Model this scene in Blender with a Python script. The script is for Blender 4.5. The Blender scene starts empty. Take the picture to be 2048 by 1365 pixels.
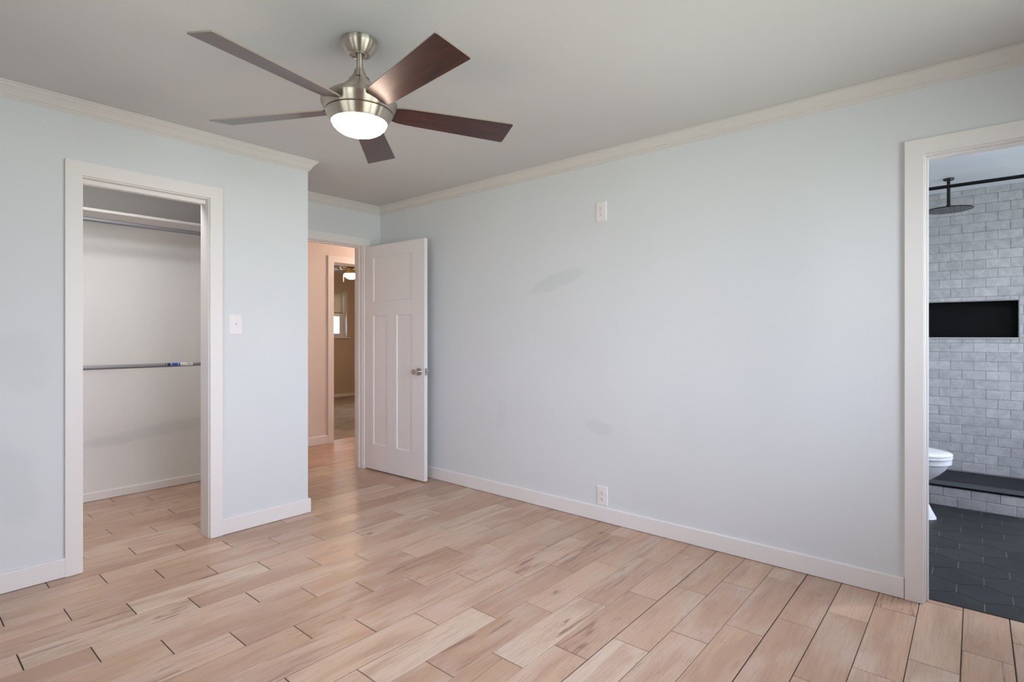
import bpy, bmesh, math, random
from mathutils import Vector, Matrix

random.seed(7)
scene = bpy.context.scene
COL = scene.collection

# ------------------------------------------------------------------ camera
H_CAM = 1.22
YAW = math.atan2(926, 1088)          # angle between the view direction and +X
cam_data = bpy.data.cameras.new('camera')
cam_data.sensor_width = 36.0
cam_data.lens = 36.0 * 1088.0 / 2048.0
cam_data.shift_y = -11.5 / 2048.0
cam_data.clip_start = 0.05
cam = bpy.data.objects.new('camera', cam_data)
COL.objects.link(cam)
cam.location = (0, 0, H_CAM)
cam.rotation_euler = (math.radians(90), 0, YAW - math.radians(90))
scene.camera = cam

# ------------------------------------------------------------------ world
world = bpy.data.worlds.new('world')
scene.world = world
world.use_nodes = True
nt = world.node_tree
nt.nodes.clear()
w_out = nt.nodes.new('ShaderNodeOutputWorld')
w_bg = nt.nodes.new('ShaderNodeBackground')
w_tc = nt.nodes.new('ShaderNodeTexCoord')
w_sep = nt.nodes.new('ShaderNodeSeparateXYZ')
w_map = nt.nodes.new('ShaderNodeMapRange')
w_map.inputs['From Min'].default_value = -1
w_map.inputs['From Max'].default_value = 1
w_rmp = nt.nodes.new('ShaderNodeValToRGB')
els = w_rmp.color_ramp.elements
els[0].position = 0.0;  els[0].color = (0.62, 0.665, 0.605, 1)
els[1].position = 1.0;  els[1].color = (0.74, 0.84, 1.12, 1)
for p, c in ((0.46, (0.64, 0.68, 0.65, 1)), (0.52, (0.88, 0.91, 1.06, 1)), (0.65, (0.88, 0.93, 1.12, 1))):
    e = els.new(p); e.color = c
nt.links.new(w_tc.outputs['Generated'], w_sep.inputs[0])
nt.links.new(w_sep.outputs['Z'], w_map.inputs['Value'])
nt.links.new(w_map.outputs[0], w_rmp.inputs[0])
nt.links.new(w_rmp.outputs[0], w_bg.inputs['Color'])
nt.links.new(w_bg.outputs[0], w_out.inputs['Surface'])
# the sky is brighter towards the south (-Y), where the hazy sun stands
w_yr = nt.nodes.new('ShaderNodeMapRange')
w_yr.inputs['From Min'].default_value = -1.0
w_yr.inputs['From Max'].default_value = 1.0
nt.links.new(w_sep.outputs['Y'], w_yr.inputs['Value'])
w_sr = nt.nodes.new('ShaderNodeValToRGB')          # brightness round the horizon: south haze, dull west, bright cloud north
se = w_sr.color_ramp.elements
se[0].position = 0.0; se[0].color = (1, 1, 1, 1)
se[1].position = 1.0; se[1].color = (0.85, 0.85, 0.85, 1)
for p, c in ((0.5, 0.42), (0.78, 0.30), (0.93, 0.75)):
    q = se.new(p); q.color = (c, c, c, 1)
nt.links.new(w_yr.outputs[0], w_sr.inputs[0])
w_str = nt.nodes.new('ShaderNodeMath'); w_str.operation = 'MULTIPLY'
w_str.inputs[1].default_value = 13.3
nt.links.new(w_sr.outputs[0], w_str.inputs[0])
nt.links.new(w_str.outputs[0], w_bg.inputs['Strength'])

# ------------------------------------------------------------------ view
vs = scene.view_settings
scene.display_settings.display_device = 'sRGB'
vs.view_transform = 'Standard'
vs.look = 'None'
vs.gamma = 1.0
vs.use_curve_mapping = False
vs.exposure = 0.0
scene.cycles.use_denoising = True
scene.cycles.max_bounces = 14
scene.cycles.diffuse_bounces = 8
scene.cycles.glossy_bounces = 4
scene.cycles.transparent_max_bounces = 12
scene.cycles.sample_clamp_indirect = 6.0
scene.cycles.caustics_reflective = False
scene.cycles.caustics_refractive = False

# sky portals in the window openings (daylight through the windows)
def portal(name, loc, rot, sx, sy):
    l = bpy.data.lights.new(name, 'AREA')
    l.shape = 'RECTANGLE'; l.size = sx; l.size_y = sy
    l.cycles.is_portal = True
    o = bpy.data.objects.new(name, l)
    o.location = loc; o.rotation_euler = rot
    COL.objects.link(o)
R90 = math.radians(90)
WIN_W = (0.40, 2.20, 0.95, 2.12)      # west window: y0 y1 z0 z1
WIN_S = (0.20, 2.70, 0.70, 2.18)      # south window: x0 x1 z0 z1
WIN_B_ADDED = (3.7, 5.6, 0.7, 2.15)          # added bathroom window, out of view, to light the bathroom
WIN_F = (4.20, 6.135, 1.18, 2.08)     # far bedroom window
portal('sky_portal_west', (-0.64, (WIN_W[0]+WIN_W[1])/2, (WIN_W[2]+WIN_W[3])/2), (0, -R90, 0), WIN_W[3]-WIN_W[2], WIN_W[1]-WIN_W[0])
portal('sky_portal_south', ((WIN_S[0]+WIN_S[1])/2, -0.90, (WIN_S[2]+WIN_S[3])/2), (R90, 0, 0), WIN_S[1]-WIN_S[0], WIN_S[3]-WIN_S[2])
portal('sky_portal_bath', ((WIN_B_ADDED[0]+WIN_B_ADDED[1])/2, -2.14, (WIN_B_ADDED[2]+WIN_B_ADDED[3])/2), (R90, 0, 0), WIN_B_ADDED[1]-WIN_B_ADDED[0], WIN_B_ADDED[3]-WIN_B_ADDED[2])
portal('sky_portal_far', ((WIN_F[0]+WIN_F[1])/2, 9.80, (WIN_F[2]+WIN_F[3])/2), (-R90, 0, 0), WIN_F[1]-WIN_F[0], WIN_F[3]-WIN_F[2])

# hall and far-room lamps
def point_lamp(name, loc, watts, color, radius):
    l = bpy.data.lights.new(name, 'POINT')
    l.energy = watts; l.color = color; l.shadow_soft_size = radius
    o = bpy.data.objects.new(name, l); o.location = loc
    COL.objects.link(o)
    return o
WARM = (1.0, 0.62, 0.36)
point_lamp('hall_lamp_light', (4.55, 4.80, 2.26), 44, (1.0, 0.72, 0.55), 0.10)
def fill_lamp(name, loc, watts, color, size, spread=180):
    l = bpy.data.lights.new(name, 'AREA')
    l.shape = 'DISK'; l.size = size; l.spread = math.radians(spread); l.energy = watts; l.color = color
    o = bpy.data.objects.new(name, l); o.location = loc
    COL.objects.link(o)
    return o
CLOSET_FILL = (1.05, 3.95, 2.412)
BATH_FILL = (4.15, -1.0, 2.442)
fill_lamp('closet_fill_light', CLOSET_FILL, 10.0, (1.0, 0.99, 0.99), 0.42, 150)  # added fill behind the door header, brightens the closet
fill_lamp('bathroom_fill_light', BATH_FILL, 23, (0.96, 0.97, 1.0), 0.15)  # added fill out of view, brightens the bathroom
FAN_GLOW = 46.0
FAR_GLOW = 110.0

# ------------------------------------------------------------------ materials
def new_mat(name):
    m = bpy.data.materials.new(name)
    m.use_nodes = True
    n = m.node_tree
    n.nodes.clear()
    out = n.nodes.new('ShaderNodeOutputMaterial')
    b = n.nodes.new('ShaderNodeBsdfPrincipled')
    n.links.new(b.outputs[0], out.inputs['Surface'])
    return m, n, b

def N(n, t, **kw):
    x = n.nodes.new(t)
    for k, v in kw.items():
        if k in x.inputs:
            x.inputs[k].default_value = v
        else:
            setattr(x, k, v)
    return x

def mixc(n, fac, a, b, blend='MIX'):
    x = n.nodes.new('ShaderNodeMix')
    x.data_type = 'RGBA'; x.blend_type = blend
    for i, v in ((0, fac), (6, a), (7, b)):
        if isinstance(v, (int, float)):
            x.inputs[i].default_value = v
        elif isinstance(v, tuple):
            x.inputs[i].default_value = v if len(v) == 4 else v + (1,)
        else:
            n.links.new(v, x.inputs[i])
    return x.outputs[2]

def math_n(n, op, a, b=None, c=None, clamp=False):
    x = n.nodes.new('ShaderNodeMath'); x.operation = op; x.use_clamp = clamp
    for i, v in enumerate((a, b, c)):
        if v is None: continue
        if isinstance(v, (int, float)): x.inputs[i].default_value = v
        else: n.links.new(v, x.inputs[i])
    return x.outputs[0]

def smooth(n, v, lo, hi, a=0.0, b=1.0):
    x = n.nodes.new('ShaderNodeMapRange'); x.interpolation_type = 'SMOOTHSTEP'
    n.links.new(v, x.inputs['Value'])
    x.inputs['From Min'].default_value = lo; x.inputs['From Max'].default_value = hi
    x.inputs['To Min'].default_value = a; x.inputs['To Max'].default_value = b
    return x.outputs[0]

def bump(n, b, height, strength, dist=0.001):
    x = N(n, 'ShaderNodeBump', Strength=strength, Distance=dist)
    n.links.new(height, x.inputs['Height'])
    n.links.new(x.outputs[0], b.inputs['Normal'])

def paint(name, col, rough=0.6, tex=0.15, patches=None, var=0.03):
    """rolled wall paint: orange-peel bump, faint large-scale variation and optional touched-up or painted-shadow patches"""
    m, n, b = new_mat(name)
    g = N(n, 'ShaderNodeNewGeometry')
    big = N(n, 'ShaderNodeTexNoise', Scale=1.3, Detail=2.0)
    n.links.new(g.outputs['Position'], big.inputs['Vector'])
    f = smooth(n, big.outputs[0], 0.3, 0.7)
    dark = tuple(c * (1 - var) for c in col)
    c = mixc(n, f, col, dark)
    if patches:
        sep = N(n, 'ShaderNodeSeparateXYZ')
        n.links.new(g.outputs['Position'], sep.inputs[0])
        ax = {'x': 0, 'y': 1}[patches[0]]
        wn = N(n, 'ShaderNodeTexNoise', Scale=9.0, Detail=2.0)
        n.links.new(g.outputs['Position'], wn.inputs['Vector'])
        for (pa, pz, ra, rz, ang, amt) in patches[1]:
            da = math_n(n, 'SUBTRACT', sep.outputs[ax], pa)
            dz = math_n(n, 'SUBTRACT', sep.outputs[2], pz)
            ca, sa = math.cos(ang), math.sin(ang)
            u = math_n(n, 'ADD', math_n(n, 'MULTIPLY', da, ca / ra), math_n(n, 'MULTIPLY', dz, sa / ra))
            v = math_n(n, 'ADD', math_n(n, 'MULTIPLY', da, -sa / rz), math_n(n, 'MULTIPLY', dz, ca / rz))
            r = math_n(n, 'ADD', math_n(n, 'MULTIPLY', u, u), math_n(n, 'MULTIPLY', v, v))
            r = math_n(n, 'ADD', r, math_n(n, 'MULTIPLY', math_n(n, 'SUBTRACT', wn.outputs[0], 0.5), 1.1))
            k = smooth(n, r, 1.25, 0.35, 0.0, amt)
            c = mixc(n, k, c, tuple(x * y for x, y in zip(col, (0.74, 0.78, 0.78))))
    n.links.new(c, b.inputs['Base Color'])
    b.inputs['Roughness'].default_value = rough
    b.inputs['Specular IOR Level'].default_value = 0.3
    if tex:
        t = N(n, 'ShaderNodeTexNoise', Scale=160.0, Detail=2.0)
        n.links.new(g.outputs['Position'], t.inputs['Vector'])
        bump(n, b, t.outputs[0], tex, 0.001)
    return m

def plain(name, col, rough=0.5, metal=0.0, spec=0.5, noise=0.04, nscale=30.0):
    m, n, b = new_mat(name)
    g = N(n, 'ShaderNodeTexCoord')
    t = N(n, 'ShaderNodeTexNoise', Scale=nscale, Detail=2.0)
    n.links.new(g.outputs['Object'], t.inputs['Vector'])
    c = mixc(n, t.outputs[0], tuple(x * (1 - noise) for x in col), tuple(min(1, x * (1 + noise)) for x in col))
    n.links.new(c, b.inputs['Base Color'])
    b.inputs['Roughness'].default_value = rough
    b.inputs['Metallic'].default_value = metal
    b.inputs['Specular IOR Level'].default_value = spec
    return m

def emissive(name, col, strength):
    m = bpy.data.materials.new(name); m.use_nodes = True
    n = m.node_tree; n.nodes.clear()
    out = n.nodes.new('ShaderNodeOutputMaterial')
    e = n.nodes.new('ShaderNodeEmission')
    e.inputs[0].default_value = col + (1,); e.inputs[1].default_value = strength
    n.links.new(e.outputs[0], out.inputs['Surface'])
    return m

M = {}
WALL = (0.692, 0.719, 0.738)
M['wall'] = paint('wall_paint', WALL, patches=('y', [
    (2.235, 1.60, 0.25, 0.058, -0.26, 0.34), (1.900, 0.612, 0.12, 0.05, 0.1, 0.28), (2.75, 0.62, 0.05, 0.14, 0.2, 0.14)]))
M['wall_left'] = paint('closet_wall_paint', WALL, patches=('x', [
    (0.46, 1.08, 0.14, 0.16, 0.3, 0.20), (0.43, 0.50, 0.10, 0.22, 0.2, 0.22)]))
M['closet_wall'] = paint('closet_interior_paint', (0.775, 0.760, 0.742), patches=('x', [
    (1.5, 0.47, 0.55, 0.05, 0.10, 0.30), (1.1, 0.42, 0.22, 0.04, 0.0, 0.25)]))  # soft shadow of the lower rod painted into the wall colour
M['ceiling'] = paint('ceiling_paint', (0.64, 0.632, 0.628), rough=0.8, tex=0.2)
M['hall_wall'] = paint('hall_wall_paint', (0.74, 0.66, 0.62))
M['tan_wall'] = paint('tan_wall_paint', (0.60, 0.48, 0.37))
M['bath_paint'] = paint('bath_ceiling_paint', (0.74, 0.76, 0.82), rough=0.5, tex=0.05)
M['trim'] = paint('trim_paint', (0.79, 0.762, 0.750), rough=0.35, tex=0.0, var=0.01)
M['door'] = paint('door_paint', (0.80, 0.775, 0.775), rough=0.38, tex=0.03, var=0.01)
M['crown'] = paint('crown_paint', (0.68, 0.655, 0.63), rough=0.4, tex=0.0, var=0.01)
M['plastic'] = plain('white_plastic', (0.80, 0.77, 0.77), 0.35)
M['slot'] = plain('dark_slot', (0.03, 0.03, 0.03), 0.6)
M['porcelain'] = plain('porcelain', (0.78, 0.79, 0.82), 0.08, noise=0.01)
M['black_metal'] = plain('black_metal', (0.008, 0.008, 0.009), 0.4, 0.6)
M['bronze'] = plain('dark_bronze', (0.022, 0.021, 0.019), 0.25, 0.5)
M['chrome'] = plain('satin_chrome', (0.55, 0.53, 0.53), 0.16, 1.0, noise=0.02)
M['rod_grey'] = plain('grey_rod_steel', (0.24, 0.24, 0.26), 0.45, 0.25, noise=0.03)
M['antique_brass'] = plain('antique_brass', (0.60, 0.38, 0.15), 0.38, 0.6)
M['dark_blade'] = plain('dark_wood_blade', (0.035, 0.018, 0.012), 0.4)
M['shower_floor'] = plain('dark_shower_floor_tile', (0.006, 0.007, 0.011), 0.5, spec=0.3, noise=0.5, nscale=14.0)
M['slate'] = plain('slate_tile', (0.020, 0.023, 0.029), 0.45, noise=0.25, nscale=9.0)
M['niche_edge'] = plain('niche_edge_tile', (0.46, 0.46, 0.47), 0.3)
M['tile_grout'] = plain('pale_grey_grout', (0.29, 0.29, 0.295), 0.9)
M['hex_grout'] = plain('hexagon_grout', (0.22, 0.235, 0.24), 0.9, noise=0.85, nscale=7.0)
M['niche_black'] = plain('black_niche_tile', (0.003, 0.003, 0.0035), 0.5, spec=0.15, noise=0.3, nscale=60.0)
M['grout'] = plain('dark_floor_grout', (0.035, 0.024, 0.019), 0.9, noise=0.3, nscale=4.0)
M['blue_label'] = plain('blue_label_paper', (0.02, 0.07, 0.42), 0.4)
M['navy_label'] = plain('navy_label_paper', (0.01, 0.01, 0.06), 0.4)
M['white_label'] = plain('white_label_paper', (0.72, 0.72, 0.72), 0.4)
M['green_label'] = plain('green_label_print', (0.28, 0.40, 0.22), 0.4)
M['shade'] = plain('roller_shade_cloth', (0.72, 0.66, 0.56), 0.85)
def shade_cloth():
    m, n, b = new_mat('translucent_shade_cloth')
    b.inputs['Base Color'].default_value = (0.74, 0.68, 0.58, 1)
    b.inputs['Roughness'].default_value = 0.9
    tl = n.nodes.new('ShaderNodeBsdfTranslucent'); tl.inputs[0].default_value = (0.70, 0.62, 0.50, 1)
    mx = n.nodes.new('ShaderNodeMixShader'); mx.inputs[0].default_value = 0.22
    out = [q for q in n.nodes if q.type == 'OUTPUT_MATERIAL'][0]
    n.links.new(b.outputs[0], mx.inputs[1]); n.links.new(tl.outputs[0], mx.inputs[2])
    n.links.new(mx.outputs[0], out.inputs['Surface'])
    return m
M['shade'] = shade_cloth()
M['seam'] = plain('dark_seam_gap', (0.16, 0.11, 0.07), 0.4, 0.5)
M['globe'] = emissive('lit_opal_glass', (1.0, 0.76, 0.60), FAN_GLOW)
M['far_globe'] = emissive('far_lit_opal_glass', (1.0, 0.70, 0.45), FAR_GLOW)
M['ring_glow'] = plain('frosted_rim', (0.7, 0.6, 0.5), 0.3)

def brushed_nickel():
    m, n, b = new_mat('brushed_nickel')
    b.inputs['Base Color'].default_value = (0.56, 0.50, 0.43, 1)
    b.inputs['Metallic'].default_value = 1.0
    b.inputs['Roughness'].default_value = 0.30
    b.inputs['Anisotropic'].default_value = 1.0
    b.inputs['Anisotropic Rotation'].default_value = 0.25
    t = N(n, 'ShaderNodeTangent'); t.direction_type = 'RADIAL'; t.axis = 'Z'
    n.links.new(t.outputs[0], b.inputs['Tangent'])
    g = N(n, 'ShaderNodeTexCoord')
    mp = N(n, 'ShaderNodeMapping'); mp.inputs['Scale'].default_value = (1, 1, 400)
    n.links.new(g.outputs['Object'], mp.inputs['Vector'])
    ns = N(n, 'ShaderNodeTexNoise', Scale=3.0, Detail=2.0)
    n.links.new(mp.outputs[0], ns.inputs['Vector'])
    r = smooth(n, ns.outputs[0], 0.2, 0.8, 0.30, 0.38)
    n.links.new(r, b.inputs['Roughness'])
    return m
M['nickel'] = brushed_nickel()

def mahogany():
    m, n, b = new_mat('glossy_mahogany')
    g = N(n, 'ShaderNodeTexCoord')
    mp = N(n, 'ShaderNodeMapping'); mp.inputs['Scale'].default_value = (2.5, 38, 1)
    n.links.new(g.outputs['Object'], mp.inputs['Vector'])
    ns = N(n, 'ShaderNodeTexNoise', Scale=2.0, Detail=5.0, Roughness=0.6)
    n.links.new(mp.outputs[0], ns.inputs['Vector'])
    c = mixc(n, smooth(n, ns.outputs[0], 0.3, 0.7), (0.012, 0.0025, 0.002), (0.065, 0.014, 0.009))
    n.links.new(c, b.inputs['Base Color'])
    b.inputs['Roughness'].default_value = 0.45
    b.inputs['Specular IOR Level'].default_value = 0.1
    b.inputs['Coat Weight'].default_value = 1.0
    b.inputs['Coat Roughness'].default_value = 0.33
    b.inputs['Coat IOR'].default_value = 1.55
    return m
M['mahogany'] = mahogany()
M['blade_edge'] = plain('blade_edge_band', (0.30, 0.24, 0.20), 0.5)

def wood_tile():
    m, n, b = new_mat('wood_look_floor_tile')
    uv = N(n, 'ShaderNodeUVMap'); uv.uv_map = 'UVMap'
    at = N(n, 'ShaderNodeAttribute'); at.attribute_name = 'tint'
    sp = N(n, 'ShaderNodeSeparateColor')
    n.links.new(at.outputs['Color'], sp.inputs[0])
    def noise(sx, sy, scale, detail, dist=0.0, rough=0.5):
        mp = N(n, 'ShaderNodeMapping'); mp.inputs['Scale'].default_value = (sx, sy, 1)
        n.links.new(uv.outputs[0], mp.inputs['Vector'])
        t = N(n, 'ShaderNodeTexNoise', Scale=scale, Detail=detail, Distortion=dist, Roughness=rough)
        n.links.new(mp.outputs[0], t.inputs['Vector'])
        return t.outputs[0]
    # plank body colour
    rp = N(n, 'ShaderNodeValToRGB')
    e = rp.color_ramp.elements
    e[0].position = 0; e[0].color = (0.460, 0.291, 0.197, 1)
    e[1].position = 1; e[1].color = (0.650, 0.512, 0.393, 1)
    for p, c in ((0.3, (0.550, 0.360, 0.247, 1)), (0.55, (0.600, 0.404, 0.284, 1)), (0.8, (0.610, 0.443, 0.325, 1))):
        q = e.new(p); q.color = c
    n.links.new(sp.outputs[0], rp.inputs[0])
    col = rp.outputs[0]
    # broad cloudy tone change inside a plank
    cl = noise(2.2, 6.0, 1.0, 3.0, 0.6)
    col = mixc(n, smooth(n, cl, 0.42, 0.66, 0.0, 0.55), col, (0.62, 0.49, 0.41))
    cl2 = noise(1.5, 8.0, 1.3, 3.0, 0.8)
    col = mixc(n, smooth(n, cl2, 0.46, 0.68, 0.0, 0.60), col, (0.42, 0.25, 0.17))
    # fine grain
    fg = noise(5.0, 120.0, 1.0, 4.0, 0.2, 0.65)
    col = mixc(n, smooth(n, fg, 0.42, 0.72, 0.0, 0.38), col, (0.33, 0.20, 0.145))
    # cathedral figure
    mp = N(n, 'ShaderNodeMapping'); mp.inputs['Scale'].default_value = (1.0, 4.2, 1)
    n.links.new(uv.outputs[0], mp.inputs['Vector'])
    wv = N(n, 'ShaderNodeTexWave', Scale=13.0, Distortion=16.0, Detail=3.0)
    wv.bands_direction = 'Y'
    wv.inputs['Detail Scale'].default_value = 0.9
    n.links.new(mp.outputs[0], wv.inputs['Vector'])
    wm = math_n(n, 'MULTIPLY', smooth(n, wv.outputs[0], 0.55, 0.95), smooth(n, sp.outputs[1], 0.35, 0.7, 0.04, 0.30))
    col = mixc(n, wm, col, (0.36, 0.235, 0.175))
    # long dark mineral streaks in some planks
    st = noise(1.0, 13.0, 1.5, 5.0, 2.2, 0.62)
    sm = math_n(n, 'MULTIPLY', smooth(n, st, 0.56, 0.66), smooth(n, sp.outputs[2], 0.30, 0.75, 0.12, 0.78))
    col = mixc(n, sm, col, (0.22, 0.115, 0.085))
    # knots with a ring halo and radiating checks
    mpk = N(n, 'ShaderNodeMapping'); mpk.inputs['Scale'].default_value = (2.0, 5.0, 1)
    n.links.new(uv.outputs[0], mpk.inputs['Vector'])
    wob = N(n, 'ShaderNodeTexNoise', Scale=3.0, Detail=4.0)
    n.links.new(mpk.outputs[0], wob.inputs['Vector'])
    vadd = N(n, 'ShaderNodeVectorMath'); vadd.operation = 'MULTIPLY_ADD'
    n.links.new(wob.outputs['Color'], vadd.inputs[0]); vadd.inputs[1].default_value = (0.35, 0.35, 0); n.links.new(mpk.outputs[0], vadd.inputs[2])
    vo = N(n, 'ShaderNodeTexVoronoi', Scale=1.0)
    n.links.new(vadd.outputs[0], vo.inputs['Vector'])
    kk = vo.outputs['Distance']
    ringw = math_n(n, 'SINE', math_n(n, 'MULTIPLY', kk, 95.0))
    halo = math_n(n, 'MULTIPLY', smooth(n, ringw, 0.2, 1.0), smooth(n, kk, 0.30, 0.06, 0.0, 0.30))
    col = mixc(n, halo, col, (0.30, 0.18, 0.13))
    col = mixc(n, smooth(n, kk, 0.085, 0.02, 0.0, 0.75), col, (0.17, 0.095, 0.07))
    # short dark checks (feathered cracks) scattered in patches
    ck = noise(15.0, 210.0, 1.0, 3.0, 1.2, 0.6)
    patch = noise(3.2, 7.0, 1.0, 2.0, 0.5)
    cm = math_n(n, 'MULTIPLY', smooth(n, ck, 0.57, 0.65), smooth(n, patch, 0.50, 0.66, 0.0, 0.50))
    col = mixc(n, cm, col, (0.20, 0.11, 0.08))
    n.links.new(col, b.inputs['Base Color'])
    rr = smooth(n, cl, 0.3, 0.7, 0.30, 0.42)
    n.links.new(rr, b.inputs['Roughness'])
    b.inputs['Specular IOR Level'].default_value = 0.5
    bump(n, b, fg, 0.12, 0.0008)
    return m
M['floor'] = wood_tile()

def attr_tile(name, dark, light, rough, bumpy=0.3, nscale=18.0):
    m, n, b = new_mat(name)
    at = N(n, 'ShaderNodeAttribute'); at.attribute_name = 'tint'
    sp = N(n, 'ShaderNodeSeparateColor')
    n.links.new(at.outputs['Color'], sp.inputs[0])
    g = N(n, 'ShaderNodeNewGeometry')
    t = N(n, 'ShaderNodeTexNoise', Scale=nscale, Detail=4.0, Distortion=0.8)
    n.links.new(g.outputs['Position'], t.inputs['Vector'])
    f = math_n(n, 'ADD', math_n(n, 'MULTIPLY', sp.outputs[0], 0.45), math_n(n, 'MULTIPLY', smooth(n, t.outputs[0], 0.3, 0.7), 0.55))
    c = mixc(n, f, dark, light)
    n.links.new(c, b.inputs['Base Color'])
    b.inputs['Roughness'].default_value = rough
    bump(n, b, t.outputs[0], bumpy, 0.003)
    return m
M['subway'] = attr_tile('handmade_grey_white_tile', (0.37, 0.37, 0.385), (0.54, 0.54, 0.555), 0.24, 0.5)
M['hexa'] = attr_tile('black_hexagon_tile', (0.007, 0.009, 0.012), (0.024, 0.029, 0.031), 0.5, 0.2, 6.0)

def carpet():
    m, n, b = new_mat('beige_carpet')
    g = N(n, 'ShaderNodeNewGeometry')
    t = N(n, 'ShaderNodeTexNoise', Scale=220.0, Detail=3.0)
    n.links.new(g.outputs['Position'], t.inputs['Vector'])
    s = N(n, 'ShaderNodeTexNoise', Scale=3.0, Detail=3.0, Distortion=1.5)
    n.links.new(g.outputs['Position'], s.inputs['Vector'])
    c = mixc(n, t.outputs[0], (0.34, 0.29, 0.235), (0.58, 0.51, 0.43))
    c = mixc(n, smooth(n, s.outputs[0], 0.4, 0.6, 0, 0.35), c, (0.30, 0.25, 0.20))
    n.links.new(c, b.inputs['Base Color'])
    b.inputs['Roughness'].default_value = 1.0
    b.inputs['Specular IOR Level'].default_value = 0.0
    bump(n, b, t.outputs[0], 1.0, 0.01)
    return m
M['carpet'] = carpet()

def window_glass():
    m = bpy.data.materials.new('window_glass'); m.use_nodes = True
    n = m.node_tree; n.nodes.clear()
    out = n.nodes.new('ShaderNodeOutputMaterial')
    tr = n.nodes.new('ShaderNodeBsdfTransparent'); tr.inputs[0].default_value = (0.96, 0.98, 0.97, 1)
    gl = n.nodes.new('ShaderNodeBsdfGlossy'); gl.inputs['Roughness'].default_value = 0.02
    fr = n.nodes.new('ShaderNodeFresnel'); fr.inputs[0].default_value = 1.3
    mx = n.nodes.new('ShaderNodeMixShader')
    n.links.new(fr.outputs[0], mx.inputs[0]); n.links.new(tr.outputs[0], mx.inputs[1]); n.links.new(gl.outputs[0], mx.inputs[2])
    n.links.new(mx.outputs[0], out.inputs['Surface'])
    return m
M['glass'] = window_glass()

# ------------------------------------------------------------------ mesh helpers
def finish(name, bm, mat, parent=None, smooth_deg=None, loc=None):
    me = bpy.data.meshes.new(name)
    bm.normal_update()
    bm.to_mesh(me); bm.free()
    mats = mat if isinstance(mat, (list, tuple)) else [mat]
    for q in mats:
        me.materials.append(q)
    if smooth_deg is not None:
        me.polygons.foreach_set('use_smooth', [True] * len(me.polygons))
        try:
            me.set_sharp_from_angle(angle=math.radians(smooth_deg))
        except Exception:
            pass
    o = bpy.data.objects.new(name, me)
    COL.objects.link(o)
    if parent is not None:
        o.parent = parent
    if loc is not None:
        o.location = loc
    return o

def recalc(bm):
    bmesh.ops.recalc_face_normals(bm, faces=bm.faces[:])

def box(bm, x0, x1, y0, y1, z0, z1, bev=0.0, mat=0):
    vs_ = [bm.verts.new(p) for p in ((x0, y0, z0), (x1, y0, z0), (x1, y1, z0), (x0, y1, z0), (x0, y0, z1), (x1, y0, z1), (x1, y1, z1), (x0, y1, z1))]
    fs = [bm.faces.new([vs_[i] for i in q]) for q in ((0, 3, 2, 1), (4, 5, 6, 7), (0, 1, 5, 4), (1, 2, 6, 5), (2, 3, 7, 6), (3, 0, 4, 7))]
    for f in fs: f.material_index = mat
    if bev > 0:
        es = set()
        for f in fs:
            for e in f.edges: es.add(e)
        r = bmesh.ops.bevel(bm, geom=list(es), offset=bev, segments=2, profile=0.7, affect='EDGES')
        for f in r['faces']: f.material_index = mat
    return vs_

def lathe(bm, prof, seg=48, cx=0, cy=0, axis='z', cap=True, mat=0):
    """prof: list of (r, z). axis z by default; 'x'/'y' rotates."""
    def P(r, z, a):
        u, v = r * math.cos(a), r * math.sin(a)
        if axis == 'z': return (cx + u, cy + v, z)
        if axis == 'x': return (z, cx + u, cy + v)
        return (cx + u, z, cy + v)
    rings = []
    for r, z in prof:
        if r < 1e-6:
            rings.append([bm.verts.new(P(0, z, 0))])
        else:
            rings.append([bm.verts.new(P(r, z, 2 * math.pi * i / seg)) for i in range(seg)])
    for a, b in zip(rings, rings[1:]):
        for i in range(seg):
            j = (i + 1) % seg
            if len(a) == 1 and len(b) == 1: continue
            if len(a) == 1: f = bm.faces.new([a[0], b[j], b[i]])
            elif len(b) == 1: f = bm.faces.new([a[i], a[j], b[0]])
            else: f = bm.faces.new([a[i], a[j], b[j], b[i]])
            f.material_index = mat
    if cap:
        for r in (rings[0], rings[-1]):
            if len(r) > 1:
                try: bm.faces.new(r).material_index = mat
                except Exception: pass
    recalc(bm)

def loft(bm, rings, cap=True, mat=0):
    vr = [[bm.verts.new(p) for p in r] for r in rings]
    n_ = len(vr[0])
    for a, b in zip(vr, vr[1:]):
        for i in range(n_):
            j = (i + 1) % n_
            bm.faces.new([a[i], a[j], b[j], b[i]]).material_index = mat
    if cap:
        bm.faces.new(vr[0]).material_index = mat
        bm.faces.new(vr[-1]).material_index = mat
    recalc(bm)

def tube(bm, pts, r, seg=10, mat=0):
    rings = []
    pts = [Vector(p) for p in pts]
    for i, p in enumerate(pts):
        d = (pts[min(i + 1, len(pts) - 1)] - pts[max(i - 1, 0)]).normalized()
        up = Vector((0, 0, 1)) if abs(d.z) < 0.9 else Vector((1, 0, 0))
        a = d.cross(up).normalized(); b = d.cross(a).normalized()
        rr = r[i] if isinstance(r, (list, tuple)) else r
        rings.append([p + a * rr * math.cos(2 * math.pi * k / seg) + b * rr * math.sin(2 * math.pi * k / seg) for k in range(seg)])
    loft(bm, rings, True, mat)

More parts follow.
